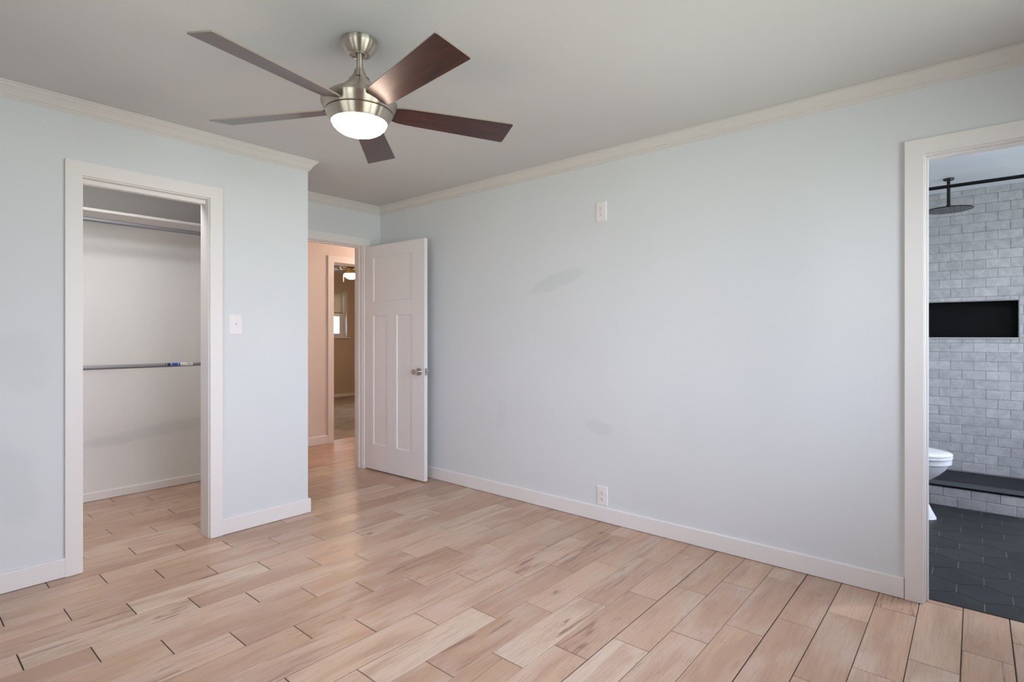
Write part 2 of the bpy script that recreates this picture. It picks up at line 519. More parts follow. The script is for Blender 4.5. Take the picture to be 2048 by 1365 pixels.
def sweep(bm, path, prof, closed=False):
    """mitred sweep in plan. path: (x, y) points, the room is on the right of travel.
    prof: (out, z) points of a closed section."""
    n_ = len(path)
    segs = []
    for i in range(n_ if closed else n_ - 1):
        a = Vector(path[i]); b = Vector(path[(i + 1) % n_])
        d = (b - a).normalized()
        segs.append((d, Vector((d.y, -d.x))))
    rings = []
    for i in range(n_):
        if closed: p0, p1 = segs[(i - 1) % n_][1], segs[i][1]
        else: p0, p1 = segs[max(i - 1, 0)][1], segs[min(i, n_ - 2)][1]
        m_ = (p0 + p1); m_ = m_ / m_.dot(p0) if m_.length > 1e-6 else p0
        rings.append([bm.verts.new((path[i][0] + m_.x * o_, path[i][1] + m_.y * o_, z)) for o_, z in prof])
    k = len(prof)
    for i in range(n_ if closed else n_ - 1):
        a, b = rings[i], rings[(i + 1) % n_]
        for j in range(k):
            bm.faces.new([a[j], a[(j + 1) % k], b[(j + 1) % k], b[j]])
    if not closed:
        bm.faces.new(rings[0]); bm.faces.new(rings[-1])
    recalc(bm)

def wall_mesh(bm, ax, t0, t1, a0, a1, z0, z1, holes=()):
    """wall slab, normal along ax ('x' or 'y'), thickness t0..t1, spanning a0..a1, with rectangular holes"""
    A = sorted({a0, a1} | {h[0] for h in holes} | {h[1] for h in holes})
    Z = sorted({z0, z1} | {h[2] for h in holes} | {h[3] for h in holes})
    A = [a for a in A if a0 <= a <= a1]; Z = [z for z in Z if z0 <= z <= z1]
    def P(t, a, z): return (t, a, z) if ax == 'x' else (a, t, z)
    cache = {}
    def V(t, i, j):
        k = (t, i, j)
        if k not in cache: cache[k] = bm.verts.new(P(t, A[i], Z[j]))
        return cache[k]
    def solid(i, j):
        if not (0 <= i < len(A) - 1 and 0 <= j < len(Z) - 1): return False
        ca, cz = (A[i] + A[i + 1]) / 2, (Z[j] + Z[j + 1]) / 2
        return not any(h[0] < ca < h[1] and h[2] < cz < h[3] for h in holes)
    for i in range(len(A) - 1):
        for j in range(len(Z) - 1):
            if not solid(i, j): continue
            for t in (t0, t1):
                bm.faces.new([V(t, i, j), V(t, i + 1, j), V(t, i + 1, j + 1), V(t, i, j + 1)])
            for di, dj, (p, q) in ((-1, 0, ((i, j), (i, j + 1))), (1, 0, ((i + 1, j), (i + 1, j + 1))), (0, -1, ((i, j), (i + 1, j))), (0, 1, ((i, j + 1), (i + 1, j + 1)))):
                if not solid(i + di, j + dj):
                    bm.faces.new([V(t0, *p), V(t0, *q), V(t1, *q), V(t1, *p)])
    recalc(bm)

def structure(o):
    o['kind'] = 'structure'
    return o

def wall(name, mat, *a, **k):
    bm = bmesh.new(); wall_mesh(bm, *a, **k)
    return structure(finish(name, bm, mat))

def slab(name, mat, x0, x1, y0, y1, z0, z1):
    bm = bmesh.new(); box(bm, x0, x1, y0, y1, z0, z1)
    return structure(finish(name, bm, mat))

def empty(name, loc, label=None, cat=None, group=None, rz=0.0):
    o = bpy.data.objects.new(name, None)
    o.empty_display_size = 0.1
    o.location = loc; o.rotation_euler = (0, 0, rz)
    COL.objects.link(o)
    if label: o['label'] = label
    if cat: o['category'] = cat
    if group: o['group'] = group
    return o

# ------------------------------------------------------------------ room shell
XR, YC, XC, YB, HC = 3.10, 3.50, 1.943, 4.27, 2.42
XW, YS = -0.50, -0.75
wall('wall_right', M['wall'], 'x', XR, 3.21, YS - 0.11, YB + 0.11, 0, 2.46, holes=[(-0.58, 0.188, 0, 2.052)])
wall('wall_left', M['wall_left'], 'y', YC, YC + 0.116, XW - 0.1, XC, 0, 2.46, holes=[(0.686, 1.320, 0, 2.053)])
wall('wall_closet_right', M['closet_wall'], 'x', XC - 0.10, XC, YC + 0.116, 5.56, 0, 2.46)
wall('wall_back', M['wall'], 'y', YB, YB + 0.11, XC, 5.3, 0, 2.46, holes=[(2.075, 2.918, 0, 2.048)])
wall('wall_closet_back', M['closet_wall'], 'y', 4.94, 5.04, XW - 0.1, XC - 0.10, 0, 2.46)
wall('wall_closet_left', M['closet_wall'], 'x', -0.20, -0.10, YC + 0.116, 4.94, 0, 2.46)
wall('wall_window_side', M['wall'], 'x', XW - 0.12, XW, YS - 0.12, YC, 0, 2.46, holes=[WIN_W])
wall('wall_front', M['wall'], 'y', YS - 0.12, YS, XW, 3.21, 0, 2.46, holes=[WIN_S])
wall('wall_hall_back', M['hall_wall'], 'y', 5.56, 5.68, XC - 0.1, 7.1, 0, 2.50, holes=[(3.382, 4.22, 0, 2.063)])
wall('wall_hall_right', M['hall_wall'], 'x', 5.3, 5.4, YB, 5.56, 0, 2.46)
wall('wall_far_room_left', M['tan_wall'], 'x', 2.9, 3.0, 5.68, 9.55, 0, 2.5)
wall('wall_far_room_right', M['tan_wall'], 'x', 7.0, 7.1, 5.68, 9.75, 0, 2.5)
wall('wall_far_room_back', M['tan_wall'], 'y', 9.55, 9.75, 2.9, 7.0, 0, 2.5, holes=[WIN_F])
slab('ceiling', M['ceiling'], XW - 0.12, 3.21, YS - 0.12, 5.56, HC, HC + 0.08)
slab('ceiling_hall', M['ceiling'], 3.21, 5.4, YB, 5.56, HC, HC + 0.08)
slab('ceiling_far_room', M['ceiling'], 2.9, 7.1, 5.68, 9.75, HC, HC + 0.08)

# bathroom shell
BX0, BX1, BY0, BY1, BH = 3.21, 6.0, -2.0, 0.95, 2.45
NICHE = (-0.268, 0.62, 1.202, 1.504)
wall('wall_bathroom_back', M['tile_grout'], 'x', BX1 + 0.0008, BX1 + 0.14, BY0 - 0.1, BY1 + 0.1, 0, 2.5, holes=[NICHE])
wall('wall_bathroom_left', M['bath_paint'], 'y', BY1, BY1 + 0.1, BX0, BX1 + 0.1, 0, 2.5)
wall('wall_bathroom_right', M['bath_paint'], 'y', BY0 - 0.11, BY0, BX0 - 0.11, BX1 + 0.1, 0, 2.5, holes=[WIN_B_ADDED])
slab('ceiling_bathroom', M['bath_paint'], BX0, BX1 + 0.14, BY0 - 0.1, BY1 + 0.1, BH, BH + 0.08)
wall('wall_bathroom_front', M['bath_paint'], 'x', 3.10, 3.21, BY0 - 0.1, YS - 0.12, 0, 2.5)

# ------------------------------------------------------------------ plank floor
def clip_rect(r, c):
    x0, x1, y0, y1 = max(r[0], c[0]), min(r[1], c[1]), max(r[2], c[2]), min(r[3], c[3])
    return (x0, x1, y0, y1) if x1 - x0 > 0.004 and y1 - y0 > 0.004 else None

def plank_floor():
    bm = bmesh.new()
    uvl = bm.loops.layers.uv.new('UVMap')
    cl = bm.loops.layers.color.new('tint')
    zones = [(-0.62, 3.166, -0.87, 5.70), (3.166, 5.4, 4.30, 5.70)]
    rng = random.Random(23)
    gaps = {q: rng.choice((0.0011, 0.0014, 0.0017, 0.0021)) for q in range(-6, 39)}
    G = 0.0017
    D, L = 0.1528, 0.594
    for k in range(-6, 38):
        gy0, gy1 = gaps[k], gaps[k + 1]
        ya, yb = 0.040 + D * k, 0.040 + D * (k + 1)
        off = 2.530 - 0.196 * (k % 3)
        i0 = int(math.floor((-0.7 - off) / L)) - 1
        for i in range(i0, i0 + 14):
            xa = off + L * i
            tint = (rng.random(), rng.random(), rng.random(), 1)
            ru, rv = rng.random() * 40, rng.random() * 40
            flip = rng.choice((-1, 1))
            gg = G * rng.uniform(0.7, 1.35)
            for z in zones:
                r = clip_rect((xa + gg, xa + L - gg, ya + gy0, yb - gy1), z)
                if not r: continue
                b_ = 0.0012
                top = [(r[0] + b_, r[2] + b_, 0), (r[1] - b_, r[2] + b_, 0), (r[1] - b_, r[3] - b_, 0), (r[0] + b_, r[3] - b_, 0)]
                mid = [(r[0], r[2], -b_), (r[1], r[2], -b_), (r[1], r[3], -b_), (r[0], r[3], -b_)]
                bot = [(p[0], p[1], -0.008) for p in mid]
                tv, mv, bv = ([bm.verts.new(p) for p in q] for q in (top, mid, bot))
                fs = [bm.faces.new(tv)]
                for j in range(4):
                    q = (j + 1) % 4
                    fs.append(bm.faces.new([mv[j], mv[q], tv[q], tv[j]]))
                    fs.append(bm.faces.new([bv[j], bv[q], mv[q], mv[j]]))
                for f in fs:
                    for lp in f.loops:
                        co = lp.vert.co
                        lp[uvl].uv = ((co.x - xa) * flip + ru, (co.y - ya) + rv)
                        lp[cl] = tint
    box(bm, -0.62, 3.166, -0.87, 5.70, -0.05, -0.0022, mat=1)
    box(bm, 3.166, 5.4, 4.30, 5.70, -0.05, -0.0022, mat=1)
    return structure(finish('floor', bm, [M['floor'], M['grout']]))
plank_floor()

# bathroom hexagon floor
def hex_floor():
    bm = bmesh.new()
    cl = bm.loops.layers.color.new('tint')
    rng = random.Random(5)
    s = 0.115; hw = 0.1005
    x0, x1, y0, y1 = 3.170, 4.975, BY0, BY1
    allf = []
    for parity in (0, 1):
        for i in range(-2, 8):
            for j in range(-12, 12):
                cx = 3.39 + (0.1725 if parity else 0) + 0.345 * i
                cy = (0.067 if parity else -0.033) + 0.201 * j
                if not (x0 - .15 < cx < x1 + .15 and y0 - .15 < cy < y1 + .15): continue
                g = 0.0016
                kx = (s - g * 1.15) / s; ky = (hw - g) / hw
                pts = [(cx + dx * kx, cy + dy * ky) for dx, dy in ((-s, 0), (-s / 2, -hw), (s / 2, -hw), (s, 0), (s / 2, hw), (-s / 2, hw))]
                tint = (rng.random(), 0, 0, 1)
                tv = [bm.verts.new((p[0], p[1], 0.0)) for p in pts]
                bv = [bm.verts.new((p[0], p[1], -0.01)) for p in pts]
                fs = [bm.faces.new(tv)]
                for q in range(6):
                    fs.append(bm.faces.new([bv[q], bv[(q + 1) % 6], tv[(q + 1) % 6], tv[q]]))
                for f in fs:
                    for lp in f.loops: lp[cl] = tint
    for co, no in (((x0, 0, 0), (-1, 0, 0)), ((x1, 0, 0), (1, 0, 0)), ((0, y0, 0), (0, -1, 0)), ((0, y1, 0), (0, 1, 0))):
        bmesh.ops.bisect_plane(bm, geom=bm.verts[:] + bm.edges[:] + bm.faces[:], plane_co=co, plane_no=no, clear_outer=True)
    box(bm, x0 - 0.003, x1, y0, y1, -0.05, -0.0014, mat=1)
    return structure(finish('floor_bathroom', bm, [M['hexa'], M['hex_grout']]))
hex_floor()

bm = bmesh.new()
box(bm, 5.09, 6.02, BY0, BY1, -0.05, 0.06)
structure(finish('floor_shower', bm, M['shower_floor']))
bm = bmesh.new(); box(bm, 2.9, 7.1, 5.70, 9.6, -0.05, 0.006)
structure(finish('floor_far_room', bm, M['carpet']))
bm = bmesh.new(); box(bm, 3.160, 3.1705, -0.56, 0.17, -0.01, 0.0015)
structure(finish('trim_bathroom_threshold', bm, M['black_metal']))

# tiled shower wall
def tile_rect(bm, cl, x, y0, y1, z0, z1, tint, rng, th=0.006):
    g = 0.0012; b_ = 0.0025
    y0 += g; y1 -= g; z0 += g; z1 -= g
    if y1 - y0 < 0.008 or z1 - z0 < 0.008: return
    t = [rng.uniform(-0.0011, 0.0011) for _ in range(4)]
    fr = [(x - th + t[0], y0 + b_, z0 + b_), (x - th + t[1], y1 - b_, z0 + b_), (x - th + t[2], y1 - b_, z1 - b_), (x - th + t[3], y0 + b_, z1 - b_)]
    md = [(x - th * 0.6, y0, z0), (x - th * 0.6, y1, z0), (x - th * 0.6, y1, z1), (x - th * 0.6, y0, z1)]
    bk = [(x + 0.001, p[1], p[2]) for p in md]
    f_, m_, k_ = ([bm.verts.new(p) for p in q] for q in (fr, md, bk))
    fs = [bm.faces.new(f_[::-1])]
    for i in range(4):
        j = (i + 1) % 4
        fs.append(bm.faces.new([f_[i], f_[j], m_[j], m_[i]]))
        fs.append(bm.faces.new([m_[i], m_[j], k_[j], k_[i]]))
    for f in fs:
        for lp in f.loops: lp[cl] = tint

def shower_tiles():
    bm = bmesh.new()
    cl = bm.loops.layers.color.new('tint')
    rng = random.Random(11)
    P, T = 0.153, 0.0777
    n0 = (NICHE[0] - 0.003, NICHE[1] + 0.01, NICHE[2] - 0.014, NICHE[3] + 0.006)
    for r in range(-1, 31):
        z0, z1 = max(0.06, 0.066 + T * r), min(BH, 0.066 + T * (r + 1))
        off = 0.086 if r % 2 == 0 else 0.0095
        for i in range(-15, 8):
            y0, y1 = max(BY0, off + P * i), min(BY1, off + P * (i + 1))
            if y1 <= y0: continue
            tint = (rng.random(), 0, 0, 1)
            ov = y1 > n0[0] and y0 < n0[1] and z1 > n0[2] and z0 < n0[3]
            if not ov:
                tile_rect(bm, cl, BX1 + 0.004, y0, y1, z0, z1, tint, rng)
            else:
                if y0 < n0[0]: tile_rect(bm, cl, BX1 + 0.004, y0, n0[0], z0, z1, tint, rng)
                if y1 > n0[1]: tile_rect(bm, cl, BX1 + 0.004, n0[1], y1, z0, z1, tint, rng)
                a, b = max(y0, n0[0]), min(y1, n0[1])
                if z0 < n0[2]: tile_rect(bm, cl, BX1 + 0.004, a, b, z0, n0[2], tint, rng)
                if z1 > n0[3]: tile_rect(bm, cl, BX1 + 0.004, a, b, n0[3], z1, tint, rng)
    recalc(bm)
    return structure(finish('wall_shower_tiles', bm, M['subway']))
shower_tiles()
# niche lining and its white edge
bm = bmesh.new()
x = BX1 + 0.004
box(bm, x + 0.088, x + 0.10, NICHE[0], NICHE[1], NICHE[2], NICHE[3])
box(bm, x - 0.001, x + 0.09, NICHE[0], NICHE[0] + 0.004, NICHE[2], NICHE[3])
box(bm, x - 0.001, x + 0.09, NICHE[1] - 0.004, NICHE[1], NICHE[2], NICHE[3])
box(bm, x - 0.001, x + 0.09, NICHE[0], NICHE[1], NICHE[2], NICHE[2] + 0.004)
box(bm, x - 0.001, x + 0.09, NICHE[0], NICHE[1], NICHE[3] - 0.004, NICHE[3])
structure(finish('trim_niche_lining', bm, M['niche_black']))
bm = bmesh.new()
box(bm, x - 0.010, x + 0.002, NICHE[0] - 0.003, NICHE[1], NICHE[2] - 0.013, NICHE[2] - 0.001, 0.002)
structure(finish('trim_niche_edge', bm, M['niche_edge']))

# shower curb: tiled front, slate top, black metal edge
curb = empty('shower_curb', (4.957, -0.5, 0.0), 'low shower curb with white brick tiled front and black slate top, behind the toilet', 'shower curb')
bm = bmesh.new(); cl = bm.loops.layers.color.new('tint'); rng = random.Random(3)
for r, (z0, z1) in enumerate(((0.002, 0.071), (0.071, 0.138))):
    off = 0.096 if r == 0 else 0.022
    for i in range(-15, 8):
        y0, y1 = max(BY0, off + 0.153 * i), min(BY1, off + 0.153 * (i + 1))
        if y1 > y0: tile_rect(bm, cl, 4.957 + 0.006, y0, y1, z0, z1, (rng.uniform(.4, 1), 0, 0, 1), rng)
recalc(bm)
o = finish('curb_front_tiles', bm, M['subway'], curb); o.matrix_parent_inverse = Matrix.Translation((-4.957, 0.5, 0))
bm = bmesh.new(); box(bm, 4.9595, 5.098, BY0, BY1, 0.0, 0.140)
o = finish('curb_core', bm, M['tile_grout'], curb); o.matrix_parent_inverse = Matrix.Translation((-4.957, 0.5, 0))
bm = bmesh.new(); box(bm, 4.953, 4.962, BY0, BY1, 0.138, 0.151, 0.001)
o = finish('curb_edge_strip', bm, M['black_metal'], curb); o.matrix_parent_inverse = Matrix.Translation((-4.957, 0.5, 0))
bm = bmesh.new(); box(bm, 4.962, 5.105, BY0, BY1, 0.140, 0.150, 0.001)
o = finish('curb_top', bm, M['slate'], curb); o.matrix_parent_inverse = Matrix.Translation((-4.957, 0.5, 0))

# ------------------------------------------------------------------ trims
crown_prof = [(0, 0), (0.052, 0), (0.052, -0.010), (0.046, -0.013), (0.044, -0.019), (0.036, -0.025), (0.028, -0.034), (0.021, -0.044),
              (0.017, -0.050), (0.017, -0.055), (0.011, -0.058), (0.010, -0.064), (0.006, -0.067), (0.005, -0.073), (0, -0.073)]
bm = bmesh.new()
sweep(bm, [(XW, YC), (XC, YC), (XC, YB), (XR, YB), (XR, YS), (XW, YS)], [(a, HC + b - 0.0005) for a, b in crown_prof], closed=True)
structure(finish('trim_crown_moulding', bm, M['crown']))

def base_prof(h, t=0.0145, z0=0.003):
    return [(0, z0), (t, z0), (t, h - 0.006), (t - 0.003, h - 0.001), (t - 0.006, h), (0, h)]
def baseboard(name, path, h=0.098, t=0.0145):
    bm = bmesh.new(); sweep(bm, path, base_prof(h, t))
    return structure(finish(name, bm, M['trim']))
CW = 0.070
baseboard('baseboard_left', [(XW, YC), (0.638, YC)])
baseboard('baseboard_corner', [(1.372, YC), (XC, YC), (XC, YB), (2.02, YB)])
baseboard('baseboard_back', [(2.974, YB), (XR, YB), (XR, 0.250)])
baseboard('baseboard_right', [(XR, -0.64), (XR, YS), (XW, YS), (XW, YC)])
baseboard('baseboard_closet', [(-0.1, YC + 0.116), (-0.1, 4.94), (XC - 0.1, 4.94), (XC - 0.1, YC + 0.116)], 0.064, 0.012)
baseboard('baseboard_hall', [(XC, 5.56), (3.33, 5.56)], 0.095)
baseboard('baseboard_far_room', [(3.0, 9.55), (7.0, 9.55), (7.0, 5.68)], 0.062, 0.012)

def portal_trim(name, ax, face, side, thick, a0, a1, ztop, cw=CW, jamb_only=False, stop=0.5, both=True):
    """casing + jamb liner round an opening a0..a1 x 0..ztop in a wall whose room face is at 'face';
    side = -1/+1 direction (along ax) from the wall into the room"""
    bm = bmesh.new()
    def B(t0, t1, p0, p1, z0, z1, bev=0.0015):
        t0, t1 = min(t0, t1), max(t0, t1)
        if ax == 'x': box(bm, t0, t1, p0, p1, z0, z1, bev)
        else: box(bm, p0, p1, t0, t1, z0, z1, bev)
    rv = 0.005
    faces = [(face, side)] + ([(face - side * thick, -side)] if both else [])
    for f, s in faces:
        c0, c1 = f, f + s * 0.017
        B(c0, c1, a0 - rv - cw, a0 - rv, 0.001, ztop + rv)
        B(c0, c1, a1 + rv, a1 + rv + cw, 0.001, ztop + rv)
        B(c0, c1, a0 - rv - cw, a1 + rv + cw, ztop + rv, ztop + rv + cw)
    j0, j1 = face, face - side * thick
    B(j0, j1, a0 - 0.016, a0, 0.001, ztop + 0.016, 0.001)
    B(j0, j1, a1, a1 + 0.016, 0.001, ztop + 0.016, 0.001)
    B(j0, j1, a0, a1, ztop, ztop + 0.016, 0.001)
    if stop:
        s0 = face - side * thick * stop; s1 = s0 - side * 0.035
        B(s0, s1, a0, a0 + 0.009, 0.001, ztop, 0.001)
        B(s0, s1, a1 - 0.009, a1, 0.001, ztop, 0.001)
        B(s0, s1, a0 + 0.009, a1 - 0.009, ztop - 0.009, ztop, 0.001)
    return structure(finish(name, bm, M['trim']))
portal_trim('trim_bathroom_door', 'x', XR, -1, 0.11, -0.565, 0.172, 2.037, stop=0.30)
portal_trim('trim_closet_door', 'y', YC, -1, 0.116, 0.702, 1.304, 2.036, stop=0)
portal_trim('trim_bedroom_door', 'y', YB, -1, 0.11, 2.090, 2.902, 2.032, stop=0.36)
portal_trim('trim_hall_door', 'y', 5.56, -1, 0.12, 3.398, 4.20, 2.047, stop=0.5)
# closet head track
bm = bmesh.new()
box(bm, 0.704, 1.302, 3.535, 3.575, 2.012, 2.035, 0.001)
structure(finish('trim_closet_track', bm, M['trim']))

# ------------------------------------------------------------------ windows
def window(name, ax, t0, t1, a0, a1, z0, z1, inside, mull=True, rail=True, sill=True):
    """frame + sashes. ax: wall normal axis; frame occupies t0..t1 in depth; inside = +1/-1 room direction"""
    root = empty(name, (0, 0, 0)); structure(root)
    def mk(nm, rects, mat, d0, d1, par, bev=0.002):
        bm = bmesh.new()
        for p0, p1, q0, q1 in rects:
            if ax == 'x': box(bm, d0, d1, p0, p1, q0, q1, bev)
            else: box(bm, p0, p1, d0, d1, q0, q1, bev)
        return finish(nm, bm, mat, par)
    f = 0.045
    mk('window_frame', [(a0, a0 + f, z0, z1), (a1 - f, a1, z0, z1), (a0 + f, a1 - f, z0, z0 + f), (a0 + f, a1 - f, z1 - f, z1)], M['trim'], t0, t1, root)
    bays = []
    if mull:
        c = (a0 + a1) / 2
        mk('mullion', [(c - 0.05, c + 0.05, z0 + f, z1 - f)], M['trim'], t0, t1, root)
        bays = [(a0 + f, c - 0.05), (c + 0.05, a1 - f)]
    else:
        bays = [(a0 + f, a1 - f)]
    d0, d1 = t0 + 0.015, t1 - 0.015
    zm = (z0 + z1) / 2
    for b0, b1 in bays:
        for q0, q1 in ((z0 + f, zm), (zm, z1 - f)):
            w = 0.035
            s = mk('sash', [(b0, b0 + w, q0, q1), (b1 - w, b1, q0, q1), (b0 + w, b1 - w, q0, q0 + w), (b0 + w, b1 - w, q1 - w, q1)], M['trim'], d0, d1, root, 0.001)
            mid = (d0 + d1) / 2
            mk('glass_pane', [(b0 + w, b1 - w, q0 + w, q1 - w)], M['glass'], mid - 0.0015, mid + 0.0015, s, 0)
    if sill:
        i0 = t1 if inside > 0 else t0
        wf = {'x': XW, 'y': YS}[ax] if inside > 0 else 9.55
        e = wf + inside * 0.03
        mk('window_sill', [(a0 - 0.05, a1 + 0.075, z0 - 0.022, z0 + 0.002)], M['trim'], min(i0, e), max(i0, e), root, 0.003)
    return root
window('window_1', 'x', XW - 0.10, XW - 0.04, *WIN_W, inside=1)
window('window_2', 'y', YS - 0.10, YS - 0.04, *WIN_S, inside=1)
bm = bmesh.new()
window('window_bath_added', 'y', BY0 - 0.09, BY0 - 0.03, *WIN_B_ADDED, inside=1, mull=False, sill=False)  # unseen window added for daylight in the bathroom
w4 = window('window_4', 'y', 9.67, 9.73, *WIN_F, inside=-1, mull=False)

bm = bmesh.new()
box(bm, WIN_F[1] - 0.004, WIN_F[1] + 0.004, 9.546, 9.67, WIN_F[2], WIN_F[3])
box(bm, WIN_F[0] - 0.004, WIN_F[0] + 0.004, 9.546, 9.67, WIN_F[2], WIN_F[3])
box(bm, WIN_F[0], WIN_F[1], 9.546, 9.67, WIN_F[3] - 0.004, WIN_F[3] + 0.004)
structure(finish('trim_far_window_reveal', bm, M['trim']))

# ------------------------------------------------------------------ bedroom door
door = None
def make_door():
    W, T = 0.808, 0.034
    bm = bmesh.new()
    Z0, Z1 = 0.012, 2.024
    xs = [0, .136, .328, .456, .655, W]
    zs = [Z0, .238, 1.397, 1.522, 1.918, Z1]
    panels = [(.136, .328, .238, 1.397), (.456, .655, .238, 1.397), (.136, .655, 1.522, 1.918)]
    for y, sgn in ((0.0, 1), (T, -1)):
        for i in range(5):
            for j in range(5):
                cx, cz = (xs[i] + xs[i + 1]) / 2, (zs[j] + zs[j + 1]) / 2
                if any(p[0] < cx < p[1] and p[2] < cz < p[3] for p in panels): continue
                v = [bm.verts.new(q) for q in ((xs[i], y, zs[j]), (xs[i + 1], y, zs[j]), (xs[i + 1], y, zs[j + 1]), (xs[i], y, zs[j + 1]))]
                bm.faces.new(v)
        for (a, b, c, d) in panels:
            q1 = [(a, y, c), (b, y, c), (b, y, d), (a, y, d)]
            i_ = 0.0065; dp = y + sgn * 0.008
            q2 = [(a + i_, dp, c + i_), (b - i_, dp, c + i_), (b - i_, dp, d - i_), (a + i_, dp, d - i_)]
            v1 = [bm.verts.new(q) for q in q1]; v2 = [bm.verts.new(q) for q in q2]
            for k in range(4):
                bm.faces.new([v1[k], v1[(k + 1) % 4], v2[(k + 1) % 4], v2[k]])
            bm.faces.new(v2)
    # rim
    for (x0, x1, z0, z1) in ((0, 0, Z0, Z1), (W, W, Z0, Z1), (0, W, Z0, Z0), (0, W, Z1, Z1)):
        v = [bm.verts.new(q) for q in ((x0, 0, z0), (x1, 0, z1) if x0 == x1 else (x1, 0, z0), (x1, T, z1) if x0 == x1 else (x1, T, z0), (x0, T, z0))]
        bm.faces.new(v)
    bmesh.ops.remove_doubles(bm, verts=bm.verts[:], dist=1e-5)
    recalc(bm)
    o = structure(finish('door_1', bm, M['door']))
    # knob set: rosette + shaft + flared knob on both faces
    for y, s in ((0.0, -1), (T, 1)):
        bm = bmesh.new()
        lathe(bm, [(0.0325, y), (0.0325, y + s * 0.004), (0.030, y + s * 0.007), (0.014, y + s * 0.009)], 36, 0.744, 0.917, axis='y')
        ros = finish('rosette', bm, M['chrome'], o, 40)
        bm = bmesh.new()
        lathe(bm, [(0.0165, y + s * 0.008), (0.0150, y + s * 0.018), (0.0155, y + s * 0.030), (0.0185, y + s * 0.044), (0.0225, y + s * 0.058), (0.0225, y + s * 0.064), (0.018, y + s * 0.066), (0.016, y + s * 0.064), (0, y + s * 0.064)], 36, 0.744, 0.917, axis='y')
        finish('door_knob', bm, M['chrome'], o, 35)
    bm = bmesh.new()
    box(bm, W - 0.0005, W + 0.0015, 0.006, T - 0.006, 0.888, 0.946, 0.0005)
    plate = finish('latch_plate', bm, M['chrome'], o)
    bm = bmesh.new()
    box(bm, W + 0.001, W + 0.011, 0.010, T - 0.010, 0.910, 0.924, 0.002)
    finish('latch_bolt', bm, M['chrome'], plate)
    for z in (0.22, 1.02, 1.82):
        bm = bmesh.new()
        lathe(bm, [(0.005, z - 0.045), (0.005, z + 0.045)], 12, -0.004, T + 0.003)
        finish('hinge', bm, M['chrome'], o, 40)
    o.location = (2.9175, 4.266, 0)
    o.rotation_euler = (0, 0, math.radians(-87.8))
    return o
door = make_door()

# ------------------------------------------------------------------ outlets and switch
def wall_plate(name, label, cat, loc, rz, kind, group=None):
    """local frame: plate in the XZ plane, facing -Y"""
    r = empty(name, loc, label, cat, group, rz)
    bm = bmesh.new()
    w, h = 0.080, 0.126
    rings = []
    for (i_, y) in ((0, 0.0), (0.0, -0.0025), (0.003, -0.005), (0.006, -0.0060)):
        a, b = w / 2 - i_, h / 2 - i_
        rings.append([(-a, y, -b), (a, y, -b), (a, y, b), (-a, y, b)])
    loft(bm, rings)
    finish('cover_plate', bm, M['plastic'], r)
    if kind == 'outlet':
        for z in (-0.0195, 0.0195):
            bm = bmesh.new()
            pts = []
            for k in range(32):
                a = 2 * math.pi * k / 32
                px, pz = 0.0168 * math.cos(a), 0.0168 * math.sin(a)
                pz = max(-0.0135, min(0.0135, pz))
                pts.append((px, pz))
            loft(bm, [[(p[0], -0.0055, z + p[1]) for p in pts], [(p[0], -0.0078, z + p[1]) for p in pts], [(p[0] * .95, -0.0083, z + p[1] * .95) for p in pts]])
            rc = finish('receptacle', bm, M['plastic'], r)
            bm = bmesh.new()
            box(bm, -0.0072, -0.0050, -0.0086, -0.0080, z - 0.0005, z + 0.0085)
            box(bm, 0.0046, 0.0066, -0.0086, -0.0080, z + 0.0005, z + 0.0078)
            lathe(bm, [(0.0027, -0.0086), (0.0027, -0.0080)], 12, 0.0, z - 0.0065, axis='y')
            finish('slots', bm, M['slot'], rc)
        screws = (0.0,)
    else:
        bm = bmesh.new()
        box(bm, -0.0055, 0.0055, -0.0066, -0.0055, -0.0125, 0.0125)
        tb = finish('toggle_slot', bm, M['plastic'], r)
        bm = bmesh.new()
        loft(bm, [[(-.0045, -.006, -.006), (.0045, -.006, -.006), (.0045, -.006, .006), (-.0045, -.006, .006)],
                  [(-.0035, -.019, .004), (.0035, -.019, .004), (.0035, -.017, .0095), (-.0035, -.017, .0095)]])
        finish('toggle', bm, M['plastic'], r)
        screws = (-0.030, 0.030)
    for z in screws:
        bm = bmesh.new()
        lathe(bm, [(0.0032, -0.0058), (0.0030, -0.0070), (0, -0.0073)], 14, 0, z, axis='y')
        finish('screw', bm, M['plastic'] if kind != 'outlet' else M['ring_glow'], r)
    return r
wall_plate('wall_outlet', 'white duplex outlet mounted high on the long wall near the ceiling', 'outlet', (XR, 1.868, 2.032), math.radians(-90), 'outlet')
wall_plate('wall_outlet', 'white duplex outlet low on the long wall just above the baseboard', 'outlet', (XR, 1.860, 0.168), math.radians(-90), 'outlet')
wall_plate('light_switch', 'white toggle light switch on the wall right of the closet doorway', 'light switch', (1.462, YC, 1.287), 0, 'switch')

# ------------------------------------------------------------------ ceiling fan
FX, FY = 1.285, 1.909
fan = empty('ceiling_fan', (FX, FY, 2.42), 'brushed nickel ceiling fan with five dark blades and a lit dome light', 'ceiling fan')
def fpart(name, prof, mat, seg=72, parent=fan, sm=35):
    bm = bmesh.new()
    lathe(bm, [(r, z - 2.42) for r, z in prof], seg, cap=False)
    return finish(name, bm, mat, parent, sm)
fpart('canopy', [(0.0, 2.4195), (0.070, 2.4195), (0.0715, 2.412), (0.0715, 2.398), (0.0705, 2.396), (0.0695, 2.394), (0.0635, 2.3845), (0.0550, 2.3735), (0.0455, 2.3625), (0.040, 2.3600),
                 (0.039, 2.3635), (0.030, 2.3635), (0.028, 2.361), (0.0215, 2.363), (0.0215, 2.372), (0.0, 2.372)], M['nickel'])
bm = bmesh.new()
lathe(bm, [(0.0132, 2.372 - 2.42), (0.0132, 2.296 - 2.42)], 32)
